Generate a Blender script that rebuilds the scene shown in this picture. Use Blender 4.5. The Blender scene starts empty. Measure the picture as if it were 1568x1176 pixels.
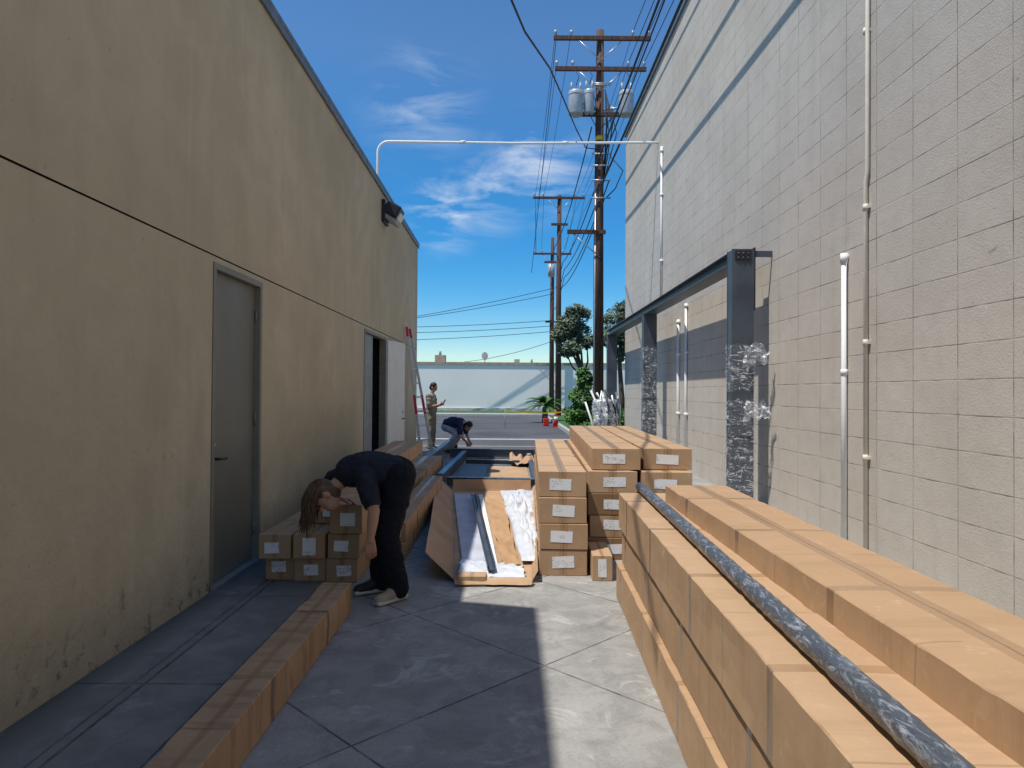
import bpy, bmesh, math, random
import numpy as np
from mathutils import Vector, Matrix, noise as mnoise
random.seed(7)
R=random.random
def U(a,b): return a+(b-a)*random.random()
scene=bpy.context.scene
scene.view_settings.view_transform='Standard'
scene.view_settings.look='None'
scene.view_settings.exposure=0

# ------------------------------------------------------------ materials
class NT:
    def __init__(s,name):
        s.m=bpy.data.materials.new(name); s.m.use_nodes=True
        s.t=s.m.node_tree; s.n=s.t.nodes; s.l=s.t.links
        s.b=s.n['Principled BSDF']; s.out=s.n['Material Output']
        s.tc=s.n.new('ShaderNodeTexCoord')
    def new(s,t,**k):
        n=s.n.new('ShaderNode'+t)
        for a,v in k.items(): setattr(n,a,v)
        return n
    def link(s,a,b): s.l.new(a,b)
    def mapping(s,scale=(1,1,1),loc=(0,0,0),rot=(0,0,0),src='Object'):
        m=s.new('Mapping'); m.inputs['Scale'].default_value=scale; m.inputs['Location'].default_value=loc; m.inputs['Rotation'].default_value=rot
        s.link(s.tc.outputs[src] if isinstance(src,str) else src,m.inputs['Vector']); return m.outputs[0]
    def noise(s,vec,scale,detail=4,rough=.55,dist=0):
        n=s.new('TexNoise'); n.inputs['Scale'].default_value=scale; n.inputs['Detail'].default_value=min(detail,4)
        n.inputs['Roughness'].default_value=rough; n.inputs['Distortion'].default_value=dist
        if vec is not None: s.link(vec,n.inputs['Vector'])
        return n.outputs['Fac']
    def ramp(s,fac,stops):
        r=s.new('ValToRGB'); e=r.color_ramp.elements
        while len(e)<len(stops): e.new(.5)
        for i,(p,c) in enumerate(stops):
            e[i].position=p; e[i].color=(c if len(c)==4 else (*c,1)) if isinstance(c,(tuple,list)) else (c,c,c,1)
        s.link(fac,r.inputs[0]); return r.outputs[0]
    def mix(s,fac,a,b,mode='MIX'):
        m=s.new('Mix',data_type='RGBA',blend_type=mode)
        for sock,v in ((m.inputs[0],fac),(m.inputs[6],a),(m.inputs[7],b)):
            if isinstance(v,(int,float)): sock.default_value=v if sock==m.inputs[0] else (v,v,v,1)
            elif isinstance(v,(tuple,list)): sock.default_value=(*v,1) if len(v)==3 else v
            else: s.link(v,sock)
        return m.outputs[2]
    def math(s,op,a,b=None,c=None):
        m=s.new('Math',operation=op)
        for i,v in enumerate((a,b,c)):
            if v is None: continue
            if isinstance(v,(int,float)): m.inputs[i].default_value=v
            else: s.link(v,m.inputs[i])
        return m.outputs[0]
    def bump(s,h,strength=.3,dist=.01,prev=None):
        b=s.new('Bump'); b.inputs['Strength'].default_value=strength; b.inputs['Distance'].default_value=dist
        s.link(h,b.inputs['Height'])
        if prev is not None: s.link(prev,b.inputs['Normal'])
        return b.outputs[0]
    def fin(s,col,rough=.8,nrm=None,metal=0,spec=.3):
        if isinstance(col,(tuple,list)): s.b.inputs['Base Color'].default_value=(*col,1)
        else: s.link(col,s.b.inputs['Base Color'])
        if isinstance(rough,(int,float)): s.b.inputs['Roughness'].default_value=rough
        else: s.link(rough,s.b.inputs['Roughness'])
        s.b.inputs['Metallic'].default_value=metal
        s.b.inputs['Specular IOR Level'].default_value=spec
        if nrm is not None: s.link(nrm,s.b.inputs['Normal'])
        return s.m
def mul(c,k): return tuple(x*k for x in c)
def simple(name,col,rough=.7,metal=0,var=.25,scale=6,bump=.1,bscale=40,spec=.3):
    t=NT(name); v=t.mapping()
    f=t.noise(v,scale,3)
    c=t.mix(t.ramp(f,[(.3,0),(.7,1)]),mul(col,1-var),mul(col,1+var*.6))
    n=t.bump(t.noise(v,bscale,2),bump,.01)
    return t.fin(c,rough,n,metal,spec)

def m_stucco():
    t=NT('stucco_tan'); v=t.mapping()
    big=t.noise(v,.55,4,.6); med=t.noise(v,2.3,4,.65,.4)
    c=t.mix(t.ramp(big,[(.35,0),(.68,1)]),(.50,.435,.31),(.63,.55,.40))
    c=t.mix(t.math('MULTIPLY',t.ramp(med,[(.42,0),(.62,1)]),.4),c,(.45,.39,.285))
    vs=t.mapping((2.5,2.5,.25)); st=t.noise(vs,1.2,4,.6)
    c=t.mix(t.math('MULTIPLY',t.ramp(st,[(.5,0),(.72,1)]),.3),c,(.38,.33,.25))
    vs2=t.mapping((6,6,.12)); st2=t.noise(vs2,1.6,3,.6)
    c=t.mix(t.math('MULTIPLY',t.ramp(st2,[(.62,0),(.74,1)]),.16),c,(.70,.63,.50))
    sep=t.new('SeparateXYZ'); t.link(t.tc.outputs['Object'],sep.inputs[0])
    z=t.math('ADD',sep.outputs[2],t.math('MULTIPLY',t.noise(v,5,4),-.6))
    d=t.ramp(t.math('MULTIPLY_ADD',z,1.6,.35),[(.0,1),(.62,0)])
    spots=t.ramp(t.noise(v,11,4,.7),[(.56,0),(.64,1)])
    c=t.mix(t.math('MULTIPLY',d,t.math('MULTIPLY_ADD',spots,.5,.25)),c,(.13,.11,.08))
    sp2=t.ramp(t.noise(v,17,3,.6),[(.7,0),(.74,1)])
    c=t.mix(t.math('MULTIPLY',sp2,.4),c,(.22,.19,.14))
    h=t.math('ADD',t.math('MULTIPLY',t.noise(v,90,3,.7),.35),t.noise(v,14,4,.6))
    n=t.bump(h,.6,.018)
    return t.fin(c,.9,n,0,.15)
def m_cmu():
    t=NT('painted_block'); 
    sep=t.new('SeparateXYZ'); t.link(t.tc.outputs['Object'],sep.inputs[0])
    cb=t.new('CombineXYZ'); t.link(sep.outputs[1],cb.inputs[0]); t.link(sep.outputs[2],cb.inputs[1])
    br=t.new('TexBrick'); br.offset=0; br.offset_frequency=2; br.squash=1
    t.link(cb.outputs[0],br.inputs['Vector'])
    br.inputs['Scale'].default_value=1; br.inputs['Brick Width'].default_value=.58; br.inputs['Row Height'].default_value=.27
    br.inputs['Mortar Size'].default_value=.0062; br.inputs['Mortar Smooth'].default_value=.35
    br.inputs['Color1'].default_value=(0,0,0,1); br.inputs['Color2'].default_value=(1,1,1,1); br.inputs['Mortar'].default_value=(.5,.5,.5,1)
    v=t.mapping(); big=t.noise(v,.8,4); med=t.noise(v,5,4,.65)
    c=t.mix(t.ramp(big,[(.3,0),(.7,1)]),(.51,.455,.38),(.60,.54,.455))
    c=t.mix(t.math('MULTIPLY',br.outputs['Color'],.16),c,(.68,.63,.55))
    c=t.mix(t.math('MULTIPLY',t.ramp(med,[(.45,0),(.7,1)]),.3),c,(.45,.40,.34))
    ch=t.ramp(t.noise(v,7,4,.7,.6),[(.68,0),(.71,1)])
    c=t.mix(t.math('MULTIPLY',ch,.6),c,(.27,.24,.2))
    vs=t.mapping((3,3,.22)); st=t.noise(vs,1.0,4,.6)
    c=t.mix(t.math('MULTIPLY',t.ramp(st,[(.55,0),(.75,1)]),.3),c,(.37,.32,.27))
    mort=br.outputs['Fac']
    mvar=t.ramp(t.noise(v,3.5,4,.6),[(.38,.12),(.62,.95)])
    c=t.mix(t.math('MULTIPLY',mort,mvar),c,(.22,.19,.155))
    h=t.math('SUBTRACT',t.math('ADD',t.math('MULTIPLY',t.noise(v,60,4,.75),.9),t.math('MULTIPLY',med,.8)),t.math('MULTIPLY',mort,.7))
    n=t.bump(h,.62,.008)
    return t.fin(c,.88,n,0,.2)
def m_concrete():
    t=NT('concrete_paving'); v=t.mapping()
    big=t.noise(v,.9,4,.6); med=t.noise(v,4.5,4,.7,.5); fine=t.noise(v,70,3,.7)
    c=t.mix(t.ramp(big,[(.32,0),(.68,1)]),(.27,.262,.245),(.39,.38,.35))
    c=t.mix(t.math('MULTIPLY',t.ramp(med,[(.42,0),(.62,1)]),.6),c,(.205,.20,.188))
    c=t.mix(t.math('MULTIPLY',t.ramp(fine,[(.3,1),(.5,0)]),.3),c,(.13,.128,.12))
    c=t.mix(t.math('MULTIPLY',t.ramp(t.noise(v,2.6,4,.78,1.),[(.56,0),(.66,1)]),.5),c,(.52,.505,.47))
    c=t.mix(t.math('MULTIPLY',t.ramp(t.noise(v,1.3,4,.7,.6),[(.60,0),(.67,1)]),.45),c,(.14,.137,.13))
    sep=t.new('SeparateXYZ'); t.link(t.tc.outputs['Object'],sep.inputs[0])
    X,Y=sep.outputs[0],sep.outputs[1]
    wob=t.math('MULTIPLY',t.math('SUBTRACT',t.noise(v,20,2),.5),.01)
    def line(coord,off,per,w):
        a=t.math('ADD',t.math('SUBTRACT',coord,off),per*200.5)
        a=t.math('ADD',a,wob)
        a=t.math('MODULO',a,per); a=t.math('ABSOLUTE',t.math('SUBTRACT',a,per/2))
        return t.math('LESS_THAN',a,w)
    p=t.math('ADD',X,Y); q=t.math('SUBTRACT',X,Y)
    j=t.math('MAXIMUM',line(p,3.96,3.44/2,.008),line(q,-3.56,3.44/2,.008))
    inner=t.math('GREATER_THAN',X,-1.45)
    j=t.math('MULTIPLY',j,inner)
    side=t.math('MULTIPLY',line(Y,.5,1.5,.006),t.math('SUBTRACT',1,inner))
    j=t.math('MAXIMUM',j,side)
    for xx,w in ((-1.45,.006),(-1.85,.009),(-1.91,.006)):
        d=t.math('ABSOLUTE',t.math('SUBTRACT',t.math('ADD',X,wob),xx)); j=t.math('MAXIMUM',j,t.math('LESS_THAN',d,w))
    g=t.math('LESS_THAN',X,-1.45)
    c=t.mix(t.math('MULTIPLY',g,.45),c,(.115,.112,.105))
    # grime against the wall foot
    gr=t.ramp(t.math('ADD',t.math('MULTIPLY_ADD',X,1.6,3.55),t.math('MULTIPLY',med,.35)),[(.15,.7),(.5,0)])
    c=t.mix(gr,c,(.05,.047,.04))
    jv=t.ramp(t.noise(v,6,3),[(.35,.35),(.6,.85)])
    c=t.mix(t.math('MULTIPLY',j,jv),c,(.05,.05,.05))
    h=t.math('SUBTRACT',t.math('ADD',t.math('MULTIPLY',fine,.4),t.math('MULTIPLY',med,.4)),j)
    n=t.bump(h,.5,.007)
    return t.fin(c,.82,n,0,.3)
def m_asphalt():
    t=NT('asphalt'); v=t.mapping()
    c=t.mix(t.ramp(t.noise(v,.35,4),[(.3,0),(.7,1)]),(.06,.06,.064),(.11,.11,.112))
    c=t.mix(t.math('MULTIPLY',t.ramp(t.noise(v,30,3),[(.5,0),(.7,1)]),.3),c,(.15,.15,.15))
    return t.fin(c,.85,None,0,.3)
def m_card(name='cardboard',k=1.0,streak=.2,sb=.3):
    t=NT(name); oi=t.new('ObjectInfo')
    add=t.new('VectorMath',operation='MULTIPLY_ADD')
    t.link(oi.outputs['Random'],add.inputs[0]); add.inputs[1].default_value=(37,53,71); t.link(t.tc.outputs['Object'],add.inputs[2])
    v=add.outputs[0]
    base=t.mix(oi.outputs['Random'],mul((.43,.272,.15),k),mul((.505,.335,.195),k))
    f=t.noise(v,2.2,4,.6)
    c=t.mix(t.math('MULTIPLY',t.ramp(f,[(.35,0),(.7,1)]),.4),base,mul((.36,.215,.115),k))
    mp=t.mapping((.6,5,.6),src=v); st=t.noise(mp,2.2,4,.6,1.2)
    c=t.mix(t.math('MULTIPLY',t.ramp(st,[(.52,0),(.64,1)]),streak),c,mul((.28,.16,.08),k))
    c=t.mix(t.math('MULTIPLY',t.ramp(t.noise(v,16,4,.7),[(.60,0),(.72,1)]),.35),c,mul((.62,.46,.31),k))
    sep=t.new('SeparateXYZ'); t.link(t.tc.outputs['Object'],sep.inputs[0])
    sg=t.new('SeparateXYZ'); t.link(t.tc.outputs['Generated'],sg.inputs[0])
    y=t.math('ADD',sep.outputs[1],t.math('MULTIPLY',oi.outputs['Random'],.5))
    ym=t.math('MODULO',y,.93)
    band=t.math('LESS_THAN',ym,.05)
    ax=t.math('ABSOLUTE',t.math('SUBTRACT',sg.outputs[0],.5))
    tp=t.math('LESS_THAN',ax,.085); seam=t.math('LESS_THAN',ax,.007)
    crease=t.math('MULTIPLY',t.math('LESS_THAN',t.math('ABSOLUTE',t.math('SUBTRACT',ym,.49)),.004),t.math('LESS_THAN',sg.outputs[2],.99))
    tape=t.math('MAXIMUM',band,t.math('MULTIPLY',tp,t.math('GREATER_THAN',sg.outputs[2],.04)))
    bandside=t.math('MULTIPLY',band,t.math('LESS_THAN',sg.outputs[2],.97))
    c=t.mix(t.math('MULTIPLY',tape,.45),c,mul((.30,.175,.085),k))
    c=t.mix(t.math('MULTIPLY',bandside,.5),c,mul((.13,.072,.036),k))
    c=t.mix(t.math('MULTIPLY',crease,.35),c,mul((.15,.085,.045),k))
    c=t.mix(t.math('MULTIPLY',seam,.6),c,(.08,.045,.025))
    rough=t.math('MULTIPLY_ADD',tape,-.47,.72)
    h=t.math('ADD',t.math('MULTIPLY',st,1.),t.math('MULTIPLY',t.noise(v,5,3),1.2))
    n=t.bump(h,sb,.012)
    return t.fin(c,rough,n,0,.4)
def m_cardraw(name,a,b_):
    t=NT(name); v=t.mapping()
    c=t.mix(t.ramp(t.noise(v,3,4),[(.3,0),(.7,1)]),a,b_)
    n=t.bump(t.noise(v,6,4),.4,.02)
    return t.fin(c,.8,n)
def m_label():
    t=NT('paper_label'); oi=t.new('ObjectInfo')
    add=t.new('VectorMath',operation='MULTIPLY_ADD')
    t.link(oi.outputs['Random'],add.inputs[0]); add.inputs[1].default_value=(37,53,71); t.link(t.tc.outputs['Object'],add.inputs[2])
    v=t.mapping((55,1,150),src=add.outputs[0])
    f=t.noise(v,1.0,1); blk=t.noise(t.mapping((9,1,14),src=add.outputs[0]),1.,1)
    tx=t.math('MULTIPLY',t.ramp(f,[(.54,0),(.57,1)]),t.ramp(blk,[(.5,0),(.54,.6)]))
    c=t.mix(tx,(.8,.8,.8),(.22,.22,.24))
    return t.fin(c,.45)
def m_film(name,col=(.88,.9,.92),lo=.05,hi=.62,rough=.1,a0=.56,a1=.67):
    t=NT(name); v=t.mapping((1,1,.8),rot=(.5,.3,0))
    f1=t.noise(v,11,3,.5,2.2); f2=t.noise(t.mapping((.7,.7,2.6),rot=(-.35,.2,0)),9,3,.5,1.4)
    m=t.math('MAXIMUM',f1,f2)
    n=t.bump(m,.8,.03)
    a=t.ramp(m,[(a0,lo),(a1,hi)])
    t.link(a,t.b.inputs['Alpha'])
    return t.fin(col,rough,n,0,.9)
def m_white_plastic():
    t=NT('white_plastic'); v=t.mapping()
    n=t.bump(t.noise(v,16,4,.6,1.5),.6,.02)
    return t.fin(t.mix(t.noise(v,9,4),(.55,.58,.62),(.8,.82,.84)),.3,n,0,.6)
def m_wrapbar():
    t=NT('film_wrapped_steel')
    f=t.noise(t.mapping((16,5,16)),2.2,4,.65,1.6)
    c=t.mix(t.ramp(f,[(.50,0),(.68,1)]),(.075,.085,.10),(.34,.37,.41))  # paler streaks are glints on the film, painted into the colour
    n=t.bump(t.noise(t.mapping((14,8,14)),3.5,4,.65,1.5),.9,.008)
    return t.fin(c,.34,n,0,.6)
def m_leaf(name,a,b):
    t=NT(name); g=t.new('NewGeometry')
    v=t.mapping(); f=t.noise(v,3,2)
    c=t.mix(g.outputs['Random Per Island'],a,b); c=t.mix(t.math('MULTIPLY',t.ramp(f,[(.4,0),(.6,1)]),.5),c,mul(a,.6))
    return t.fin(c,.6,None,0,.3)
def m_cloth(name,col,var=.3):
    t=NT(name); v=t.mapping()
    c=t.mix(t.noise(v,7,4),mul(col,1-var),mul(col,1+var))
    n=t.bump(t.noise(v,13,4,.6,1.),.9,.03)
    return t.fin(c,.9,n,0,.15)
def m_wood():
    t=NT('weathered_wood'); v=t.mapping((6,6,.4))
    c=t.mix(t.ramp(t.noise(v,3,4),[(.3,0),(.7,1)]),(.055,.03,.022),(.165,.09,.065))
    return t.fin(c,.85,t.bump(t.noise(v,8,4),.4,.02))

STU=m_stucco(); CMU=m_cmu(); CON=m_concrete(); ASP=m_asphalt(); CARD=m_card(); CARD2=m_card('cardboard_brown',.92); CARD3=m_card('cardboard_creased_shade_streaks',.9,.6,.7)  # CARD3's strong dark streaks paint in wrinkle shading and side reflections
RAW=m_cardraw('cardboard_sheet',(.40,.255,.145),(.52,.345,.21)); RAW2=m_cardraw('cardboard_insert',(.40,.24,.12),(.50,.31,.165)); LAB=m_label()
FILM=m_film('clear_film'); FILM2=m_film('loose_film',(.9,.92,.94),.12,.75,.12,.48,.62); WFILM=m_white_plastic(); WB=m_wrapbar(); WOOD=m_wood()
DOOR=simple('door_paint_grey',(.20,.195,.165),.45,0,.12,2,.05); DFR=simple('door_frame_paint',(.24,.225,.18),.5,0,.12)
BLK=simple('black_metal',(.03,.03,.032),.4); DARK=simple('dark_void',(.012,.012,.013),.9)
STEEL=simple('steel_paint_slate',(.085,.10,.12),.45,.2,.25,3); GALV=simple('galvanised',(.5,.51,.52),.35,.6,.2); ALU=simple('aluminium_rail',(.62,.63,.64),.4,.25,.1)
FLASH=simple('flashing_bluegrey',(.17,.22,.27),.5,.2); WHITE=simple('white_paint',(.78,.78,.76),.6,0,.06); PVC=simple('white_pvc',(.85,.85,.83),.35,0,.05)
TANP=simple('tan_paint_pipe',(.74,.67,.56),.6,0,.1); CONCL=simple('concrete_light',(.42,.41,.39),.85,0,.2); ROOF=simple('roof_gravel',(.3,.29,.27),.9)
FARW=simple('far_wall_white',(.90,.85,.80),.8,0,.04,.4); TRIM=simple('far_trim_tan',(.42,.33,.25),.8); RED=simple('red_plastic',(.55,.03,.02),.5); MAG=simple('ladder_red_fibreglass',(.62,.05,.12),.4)
YEL=simple('yellow_tape',(.75,.55,.04),.5); BLUE=simple('blue_film',(.08,.27,.5),.3); CER=simple('transformer_grey',(.42,.45,.47),.4,.1,.15); WIRE=simple('wire_black',(.02,.02,.022),.6)
FOAM=simple('foam_grey',(.52,.54,.61),.7,0,.15,3,.3,12); CHAR=simple('dark_panel',(.10,.11,.125),.5,0,.2)
GRASS=simple('grass',(.06,.13,.03),.9,0,.4,9,.5,80); OLIVE=m_leaf('olive_leaf',(.10,.135,.07),(.22,.26,.16)); GREEN=m_leaf('green_leaf',(.05,.13,.02),(.12,.27,.05)); BARK=simple('bark',(.13,.10,.075),.9)
SKIN=simple('skin',(.50,.27,.18),.55,0,.12,8,.1); EYE=simple('eye_dark',(.03,.02,.02),.3); LIP=simple('lips',(.4,.15,.12),.5); HAIR=simple('hair_brown',(.15,.085,.045),.5,0,.45,30); HAIRB=simple('hair_black',(.015,.012,.011),.5)
TEE=m_cloth('navy_tee',(.028,.03,.042)); PANT=m_cloth('black_trousers',(.014,.015,.021)); SHOE=simple('sneaker_suede',(.36,.31,.22),.8); SOLE=simple('sole_white',(.62,.6,.54),.6)
SHIRTG=m_cloth('grey_shirt',(.27,.24,.2)); KHAKI=m_cloth('khaki_trousers',(.26,.21,.15)); NAVY=m_cloth('navy_shirt',(.025,.035,.09)); LBLUE=m_cloth('pale_jeans',(.38,.42,.5)); GREY=simple('grey_unit',(.4,.4,.4),.6)

# ------------------------------------------------------------ mesh builder
class MB:
    def __init__(s): s.v=[];s.f=[];s.m=[];s.mats=[];s.sm=[]
    def mi(s,mat):
        if mat not in s.mats: s.mats.append(mat)
        return s.mats.index(mat)
    def add(s,vs,fs,mat,smooth=False):
        o=len(s.v); s.v+= [tuple(v) for v in vs]; k=s.mi(mat)
        for f in fs: s.f.append([i+o for i in f]); s.m.append(k); s.sm.append(smooth)
    def box(s,x0,x1,y0,y1,z0,z1,mat,M=None):
        vs=[Vector((x,y,z)) for z in (z0,z1) for y in (y0,y1) for x in (x0,x1)]
        if M is not None: vs=[M@v for v in vs]
        s.add(vs,[(0,2,3,1),(4,5,7,6),(0,1,5,4),(2,6,7,3),(0,4,6,2),(1,3,7,5)],mat)
    def bbox(s,x0,x1,y0,y1,z0,z1,mat,b=.01,M=None):
        bm=bmesh.new(); bmesh.ops.create_cube(bm,size=1)
        for v in bm.verts: v.co=Vector(((x0+x1)/2+v.co.x*(x1-x0),(y0+y1)/2+v.co.y*(y1-y0),(z0+z1)/2+v.co.z*(z1-z0)))
        bmesh.ops.bevel(bm,geom=bm.edges[:],offset=b,segments=2,affect='EDGES',profile=.5)
        bm.verts.index_update()
        s.add([ (M@v.co if M is not None else v.co.copy()) for v in bm.verts],[[q.index for q in f.verts] for f in bm.faces],mat,False); bm.free()
    def tube(s,pts,r,mat,seg=8,smooth=True,cap=True):
        pts=[Vector(p) for p in pts]; n=len(pts)
        rs=r if isinstance(r,(list,tuple)) else [r]*n
        vs=[];fs=[]; ref=None
        for i,p in enumerate(pts):
            d=(pts[min(i+1,n-1)]-pts[max(i-1,0)]).normalized()
            if ref is None: ref=d.orthogonal().normalized()
            ref=(ref-d*ref.dot(d)); 
            if ref.length<1e-4: ref=d.orthogonal()
            ref.normalize(); b=d.cross(ref)
            for k in range(seg):
                a=2*math.pi*k/seg; vs.append(p+(ref*math.cos(a)+b*math.sin(a))*rs[i])
        for i in range(n-1):
            for k in range(seg): fs.append((i*seg+k,i*seg+(k+1)%seg,(i+1)*seg+(k+1)%seg,(i+1)*seg+k))
        if cap: fs.append(list(range(seg))[::-1]); fs.append([(n-1)*seg+k for k in range(seg)])
        s.add(vs,fs,mat,smooth)
    def quad(s,a,b,c,d,mat): s.add([a,b,c,d],[(0,1,2,3)],mat)
    def grid(s,fn,nu,nv,mat,smooth=True):
        vs=[fn(i/nu,j/nv) for j in range(nv+1) for i in range(nu+1)]
        fs=[(j*(nu+1)+i,j*(nu+1)+i+1,(j+1)*(nu+1)+i+1,(j+1)*(nu+1)+i) for j in range(nv) for i in range(nu)]
        s.add(vs,fs,mat,smooth)
    def obj(s,name,parent=None,M=None):
        me=bpy.data.meshes.new(name); me.from_pydata([tuple(v) for v in s.v],[],s.f)
        for m in s.mats: me.materials.append(m)
        me.polygons.foreach_set('material_index',s.m); me.polygons.foreach_set('use_smooth',s.sm); me.update()
        o=bpy.data.objects.new(name,me); scene.collection.objects.link(o)
        if M is not None: o.matrix_world=M
        if parent: o.parent=parent
        return o
def empty(name):
    o=bpy.data.objects.new(name,None); scene.collection.objects.link(o); return o
def rotm(x,y,z,deg): return Matrix.Translation((x,y,z))@Matrix.Rotation(math.radians(deg),4,'Z')
def nz(p,s,seed=0): return mnoise.noise(Vector(p)*s+Vector((seed*3.1,seed*7.7,seed*1.3)))
def lerp(a,c,t): return a+(c-a)*t

# ------------------------------------------------------------ ground
b=MB(); b.quad((-400,-200,0),(400,-200,0),(400,800,0),(-400,800,0),ASP); b.obj('ground')
b=MB(); b.quad((-2.3,-12,.004),(3.5,-12,.004),(3.5,16.7,.004),(-2.3,16.7,.004),CON); b.obj('concrete_pavement')
b=MB(); b.quad((-12,21.6,.005),(2.1,21.6,.005),(2.1,22.1,.005),(-12,22.1,.005),CONCL); b.quad((-12,18.9,.005),(1.5,18.9,.005),(1.5,19.05,.005),(-12,19.05,.005),CONCL)
b.obj('concrete_gutter')
b=MB(); b.bbox(-60,30,43,43.2,-.05,.14,CONCL,.02); b.box(-60,30,43.2,45,-.05,.135,CONCL); b.obj('far_kerb')
b=MB(); b.box(-60,30,45,49.98,-.05,.15,GRASS); b.obj('grass_verge')
b=MB(); b.bbox(2.1,2.25,21.6,41,-.05,.15,CONCL,.02); b.bbox(2.25,8,21.6,21.75,-.05,.15,CONCL,.02); b.box(2.25,8,21.75,41,-.05,.13,GRASS); b.obj('planter_island')

# ------------------------------------------------------------ left building
LX=-2.21; LH=4.97
lb=empty('stucco_building')
b=MB()
def wallrect(y0,y1,z0,z1,x=LX,mat=STU): b.quad((x,y0,z0),(x,y1,z0),(x,y1,z1),(x,y0,z1),mat)
D1=(5.06,6.06); D2=(10.3,12.1); DH=2.46; J=2.5
wallrect(-12,D1[0],0,J);wallrect(D1[0],D1[1],DH,J);wallrect(D1[1],D2[0],0,J);wallrect(D2[0],D2[1],DH,J);wallrect(D2[1],16.15,0,J)
g=.012
wallrect(-12,16.15,J+g,LH)
b.quad((LX,-12,J),(LX,16.15,J),(LX-.02,16.15,J),(LX-.02,-12,J),DARK); b.quad((LX-.02,-12,J),(LX-.02,16.15,J),(LX-.02,16.15,J+g),(LX-.02,-12,J+g),DARK); b.quad((LX-.02,-12,J+g),(LX-.02,16.15,J+g),(LX,16.15,J+g),(LX,-12,J+g),DARK)
for (a,c) in (D1,D2):
    b.quad((LX,a,0),(LX-.12,a,0),(LX-.12,a,DH),(LX,a,DH),STU); b.quad((LX,c,0),(LX-.12,c,0),(LX-.12,c,DH),(LX,c,DH),STU); b.quad((LX,a,DH),(LX-.12,a,DH),(LX-.12,c,DH),(LX,c,DH),STU)
b.quad((LX,16.15,0),(-14,16.15,0),(-14,16.15,LH),(LX,16.15,LH),STU)
b.quad((LX-.25,3.3,LH-.35),(-14,3.3,LH-.35),(-14,16,LH-.35),(LX-.25,16,LH-.35),ROOF)
b.quad((LX-.25,3.3,LH-.35),(LX-.25,16,LH-.35),(LX-.25,16,LH),(LX-.25,3.3,LH),STU)
b.quad((-14,-12,0),(-14,16.15,0),(-14,16.15,LH),(-14,-12,LH),STU)
b.obj('walls',lb)
b=MB(); z0,z1=LH+.002,6.55; A=[(LX,-12),(LX,3.32),(-14,6.4),(-14,-12)]
b.add([(x,y,z0) for x,y in A]+[(x,y,z1) for x,y in A],[(0,1,2,3),(4,7,6,5),(0,4,5,1),(1,5,6,2),(2,6,7,3),(3,7,4,0)],STU); b.obj('upper_storey',lb)
b=MB(); b.bbox(LX-.27,LX+.035,3.34,16.19,LH+.001,LH+.05,FLASH,.006); b.box(LX+.012,LX+.03,3.34,16.19,LH-.07,LH,FLASH)
b.obj('parapet_flashing',lb)
b=MB(); a,c=D1
b.box(LX-.10,LX+.008,a+.002,a+.05,0.01,DH-.003,DFR); b.box(LX-.10,LX+.008,c-.05,c-.002,0.01,DH-.003,DFR); b.box(LX-.10,LX+.008,a+.05,c-.05,DH-.05,DH-.003,DFR)
b.bbox(LX-.085,LX-.045,a+.053,c-.053,.03,DH-.053,DOOR,.003)
b.box(LX-.1,LX+.02,a+.002,c-.002,.005,.025,GALV)
for z in (.3,1.25,2.15): b.tube([(LX-.03,c-.055,z-.05),(LX-.03,c-.055,z+.05)],.009,DFR)
b.bbox(LX-.046,LX-.036,a+.09,a+.15,.9,1.12,BLK,.003)
b.tube([(LX-.04,a+.12,.98),(LX+.01,a+.12,.98),(LX+.015,a+.14,.98),(LX+.015,a+.25,.975)],.011,BLK)
b.tube([(LX-.04,a+.12,1.08),(LX-.02,a+.12,1.08)],.022,GALV,12)
b.obj('door_near',lb)
b=MB(); a,c=D2
b.box(LX-.10,LX+.008,a+.002,a+.05,.01,DH-.003,DFR); b.box(LX-.10,LX+.008,c-.05,c-.002,.01,DH-.003,DFR); b.box(LX-.10,LX+.008,a+.05,c-.05,DH-.05,DH-.003,DFR)
b.bbox(LX-.085,LX-.045,a+.053,a+.88,.03,DH-.053,simple('door_blue_grey',(.27,.30,.32),.5),.003)
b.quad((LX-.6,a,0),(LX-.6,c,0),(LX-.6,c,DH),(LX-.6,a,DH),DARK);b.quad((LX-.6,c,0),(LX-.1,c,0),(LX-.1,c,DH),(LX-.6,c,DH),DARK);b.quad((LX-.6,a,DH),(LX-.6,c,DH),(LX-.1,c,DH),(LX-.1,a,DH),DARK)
M=Matrix.Translation((LX+.03,c-.02,0))@Matrix.Rotation(math.radians(-13),4,'Z')
b.bbox(-.02,.02,0,.8,.03,DH-.05,WHITE,.003,M); b.tube([M@Vector((.02,.7,1.0)),M@Vector((.06,.7,1.0)),M@Vector((.06,.6,1.0))],.011,BLK)
b.tube([M@Vector((.02,.7,1.12)),M@Vector((.03,.7,1.12))],.03,GALV,12)
b.obj('door_far',lb)
b=MB(); b.bbox(LX+.001,LX+.06,11.58,11.98,4.4,4.78,BLK,.01)
M=Matrix.Translation((LX+.16,11.78,4.6))@Matrix.Rotation(math.radians(30),4,'Y')
b.bbox(-.12,.14,-.2,.2,-.09,.13,BLK,.03,M); b.bbox(-.10,.19,-.17,.17,-.17,-.088,GREY,.02,M); b.bbox(.142,.18,-.15,.15,-.085,.04,WHITE,.01,M)
b.obj('wall_lamp')
b=MB(); Yp=15.9; pts=[(-3.13,Yp,4.6),(-3.13,Yp,7.1)]
for i in range(1,7):
    a=math.pi/2*i/6; pts.append((-3.13+.25*(1-math.cos(a)),Yp,7.1+.25*math.sin(a)))
pts+=[(0,Yp,7.33),(3.2,Yp,7.37),(3.43,Yp,7.37)]
b.tube(pts,.03,PVC); 
for x in (-1.2,1.2): b.tube([(x,Yp,7.345),(x+.12,Yp,7.35)],.042,PVC)
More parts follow.
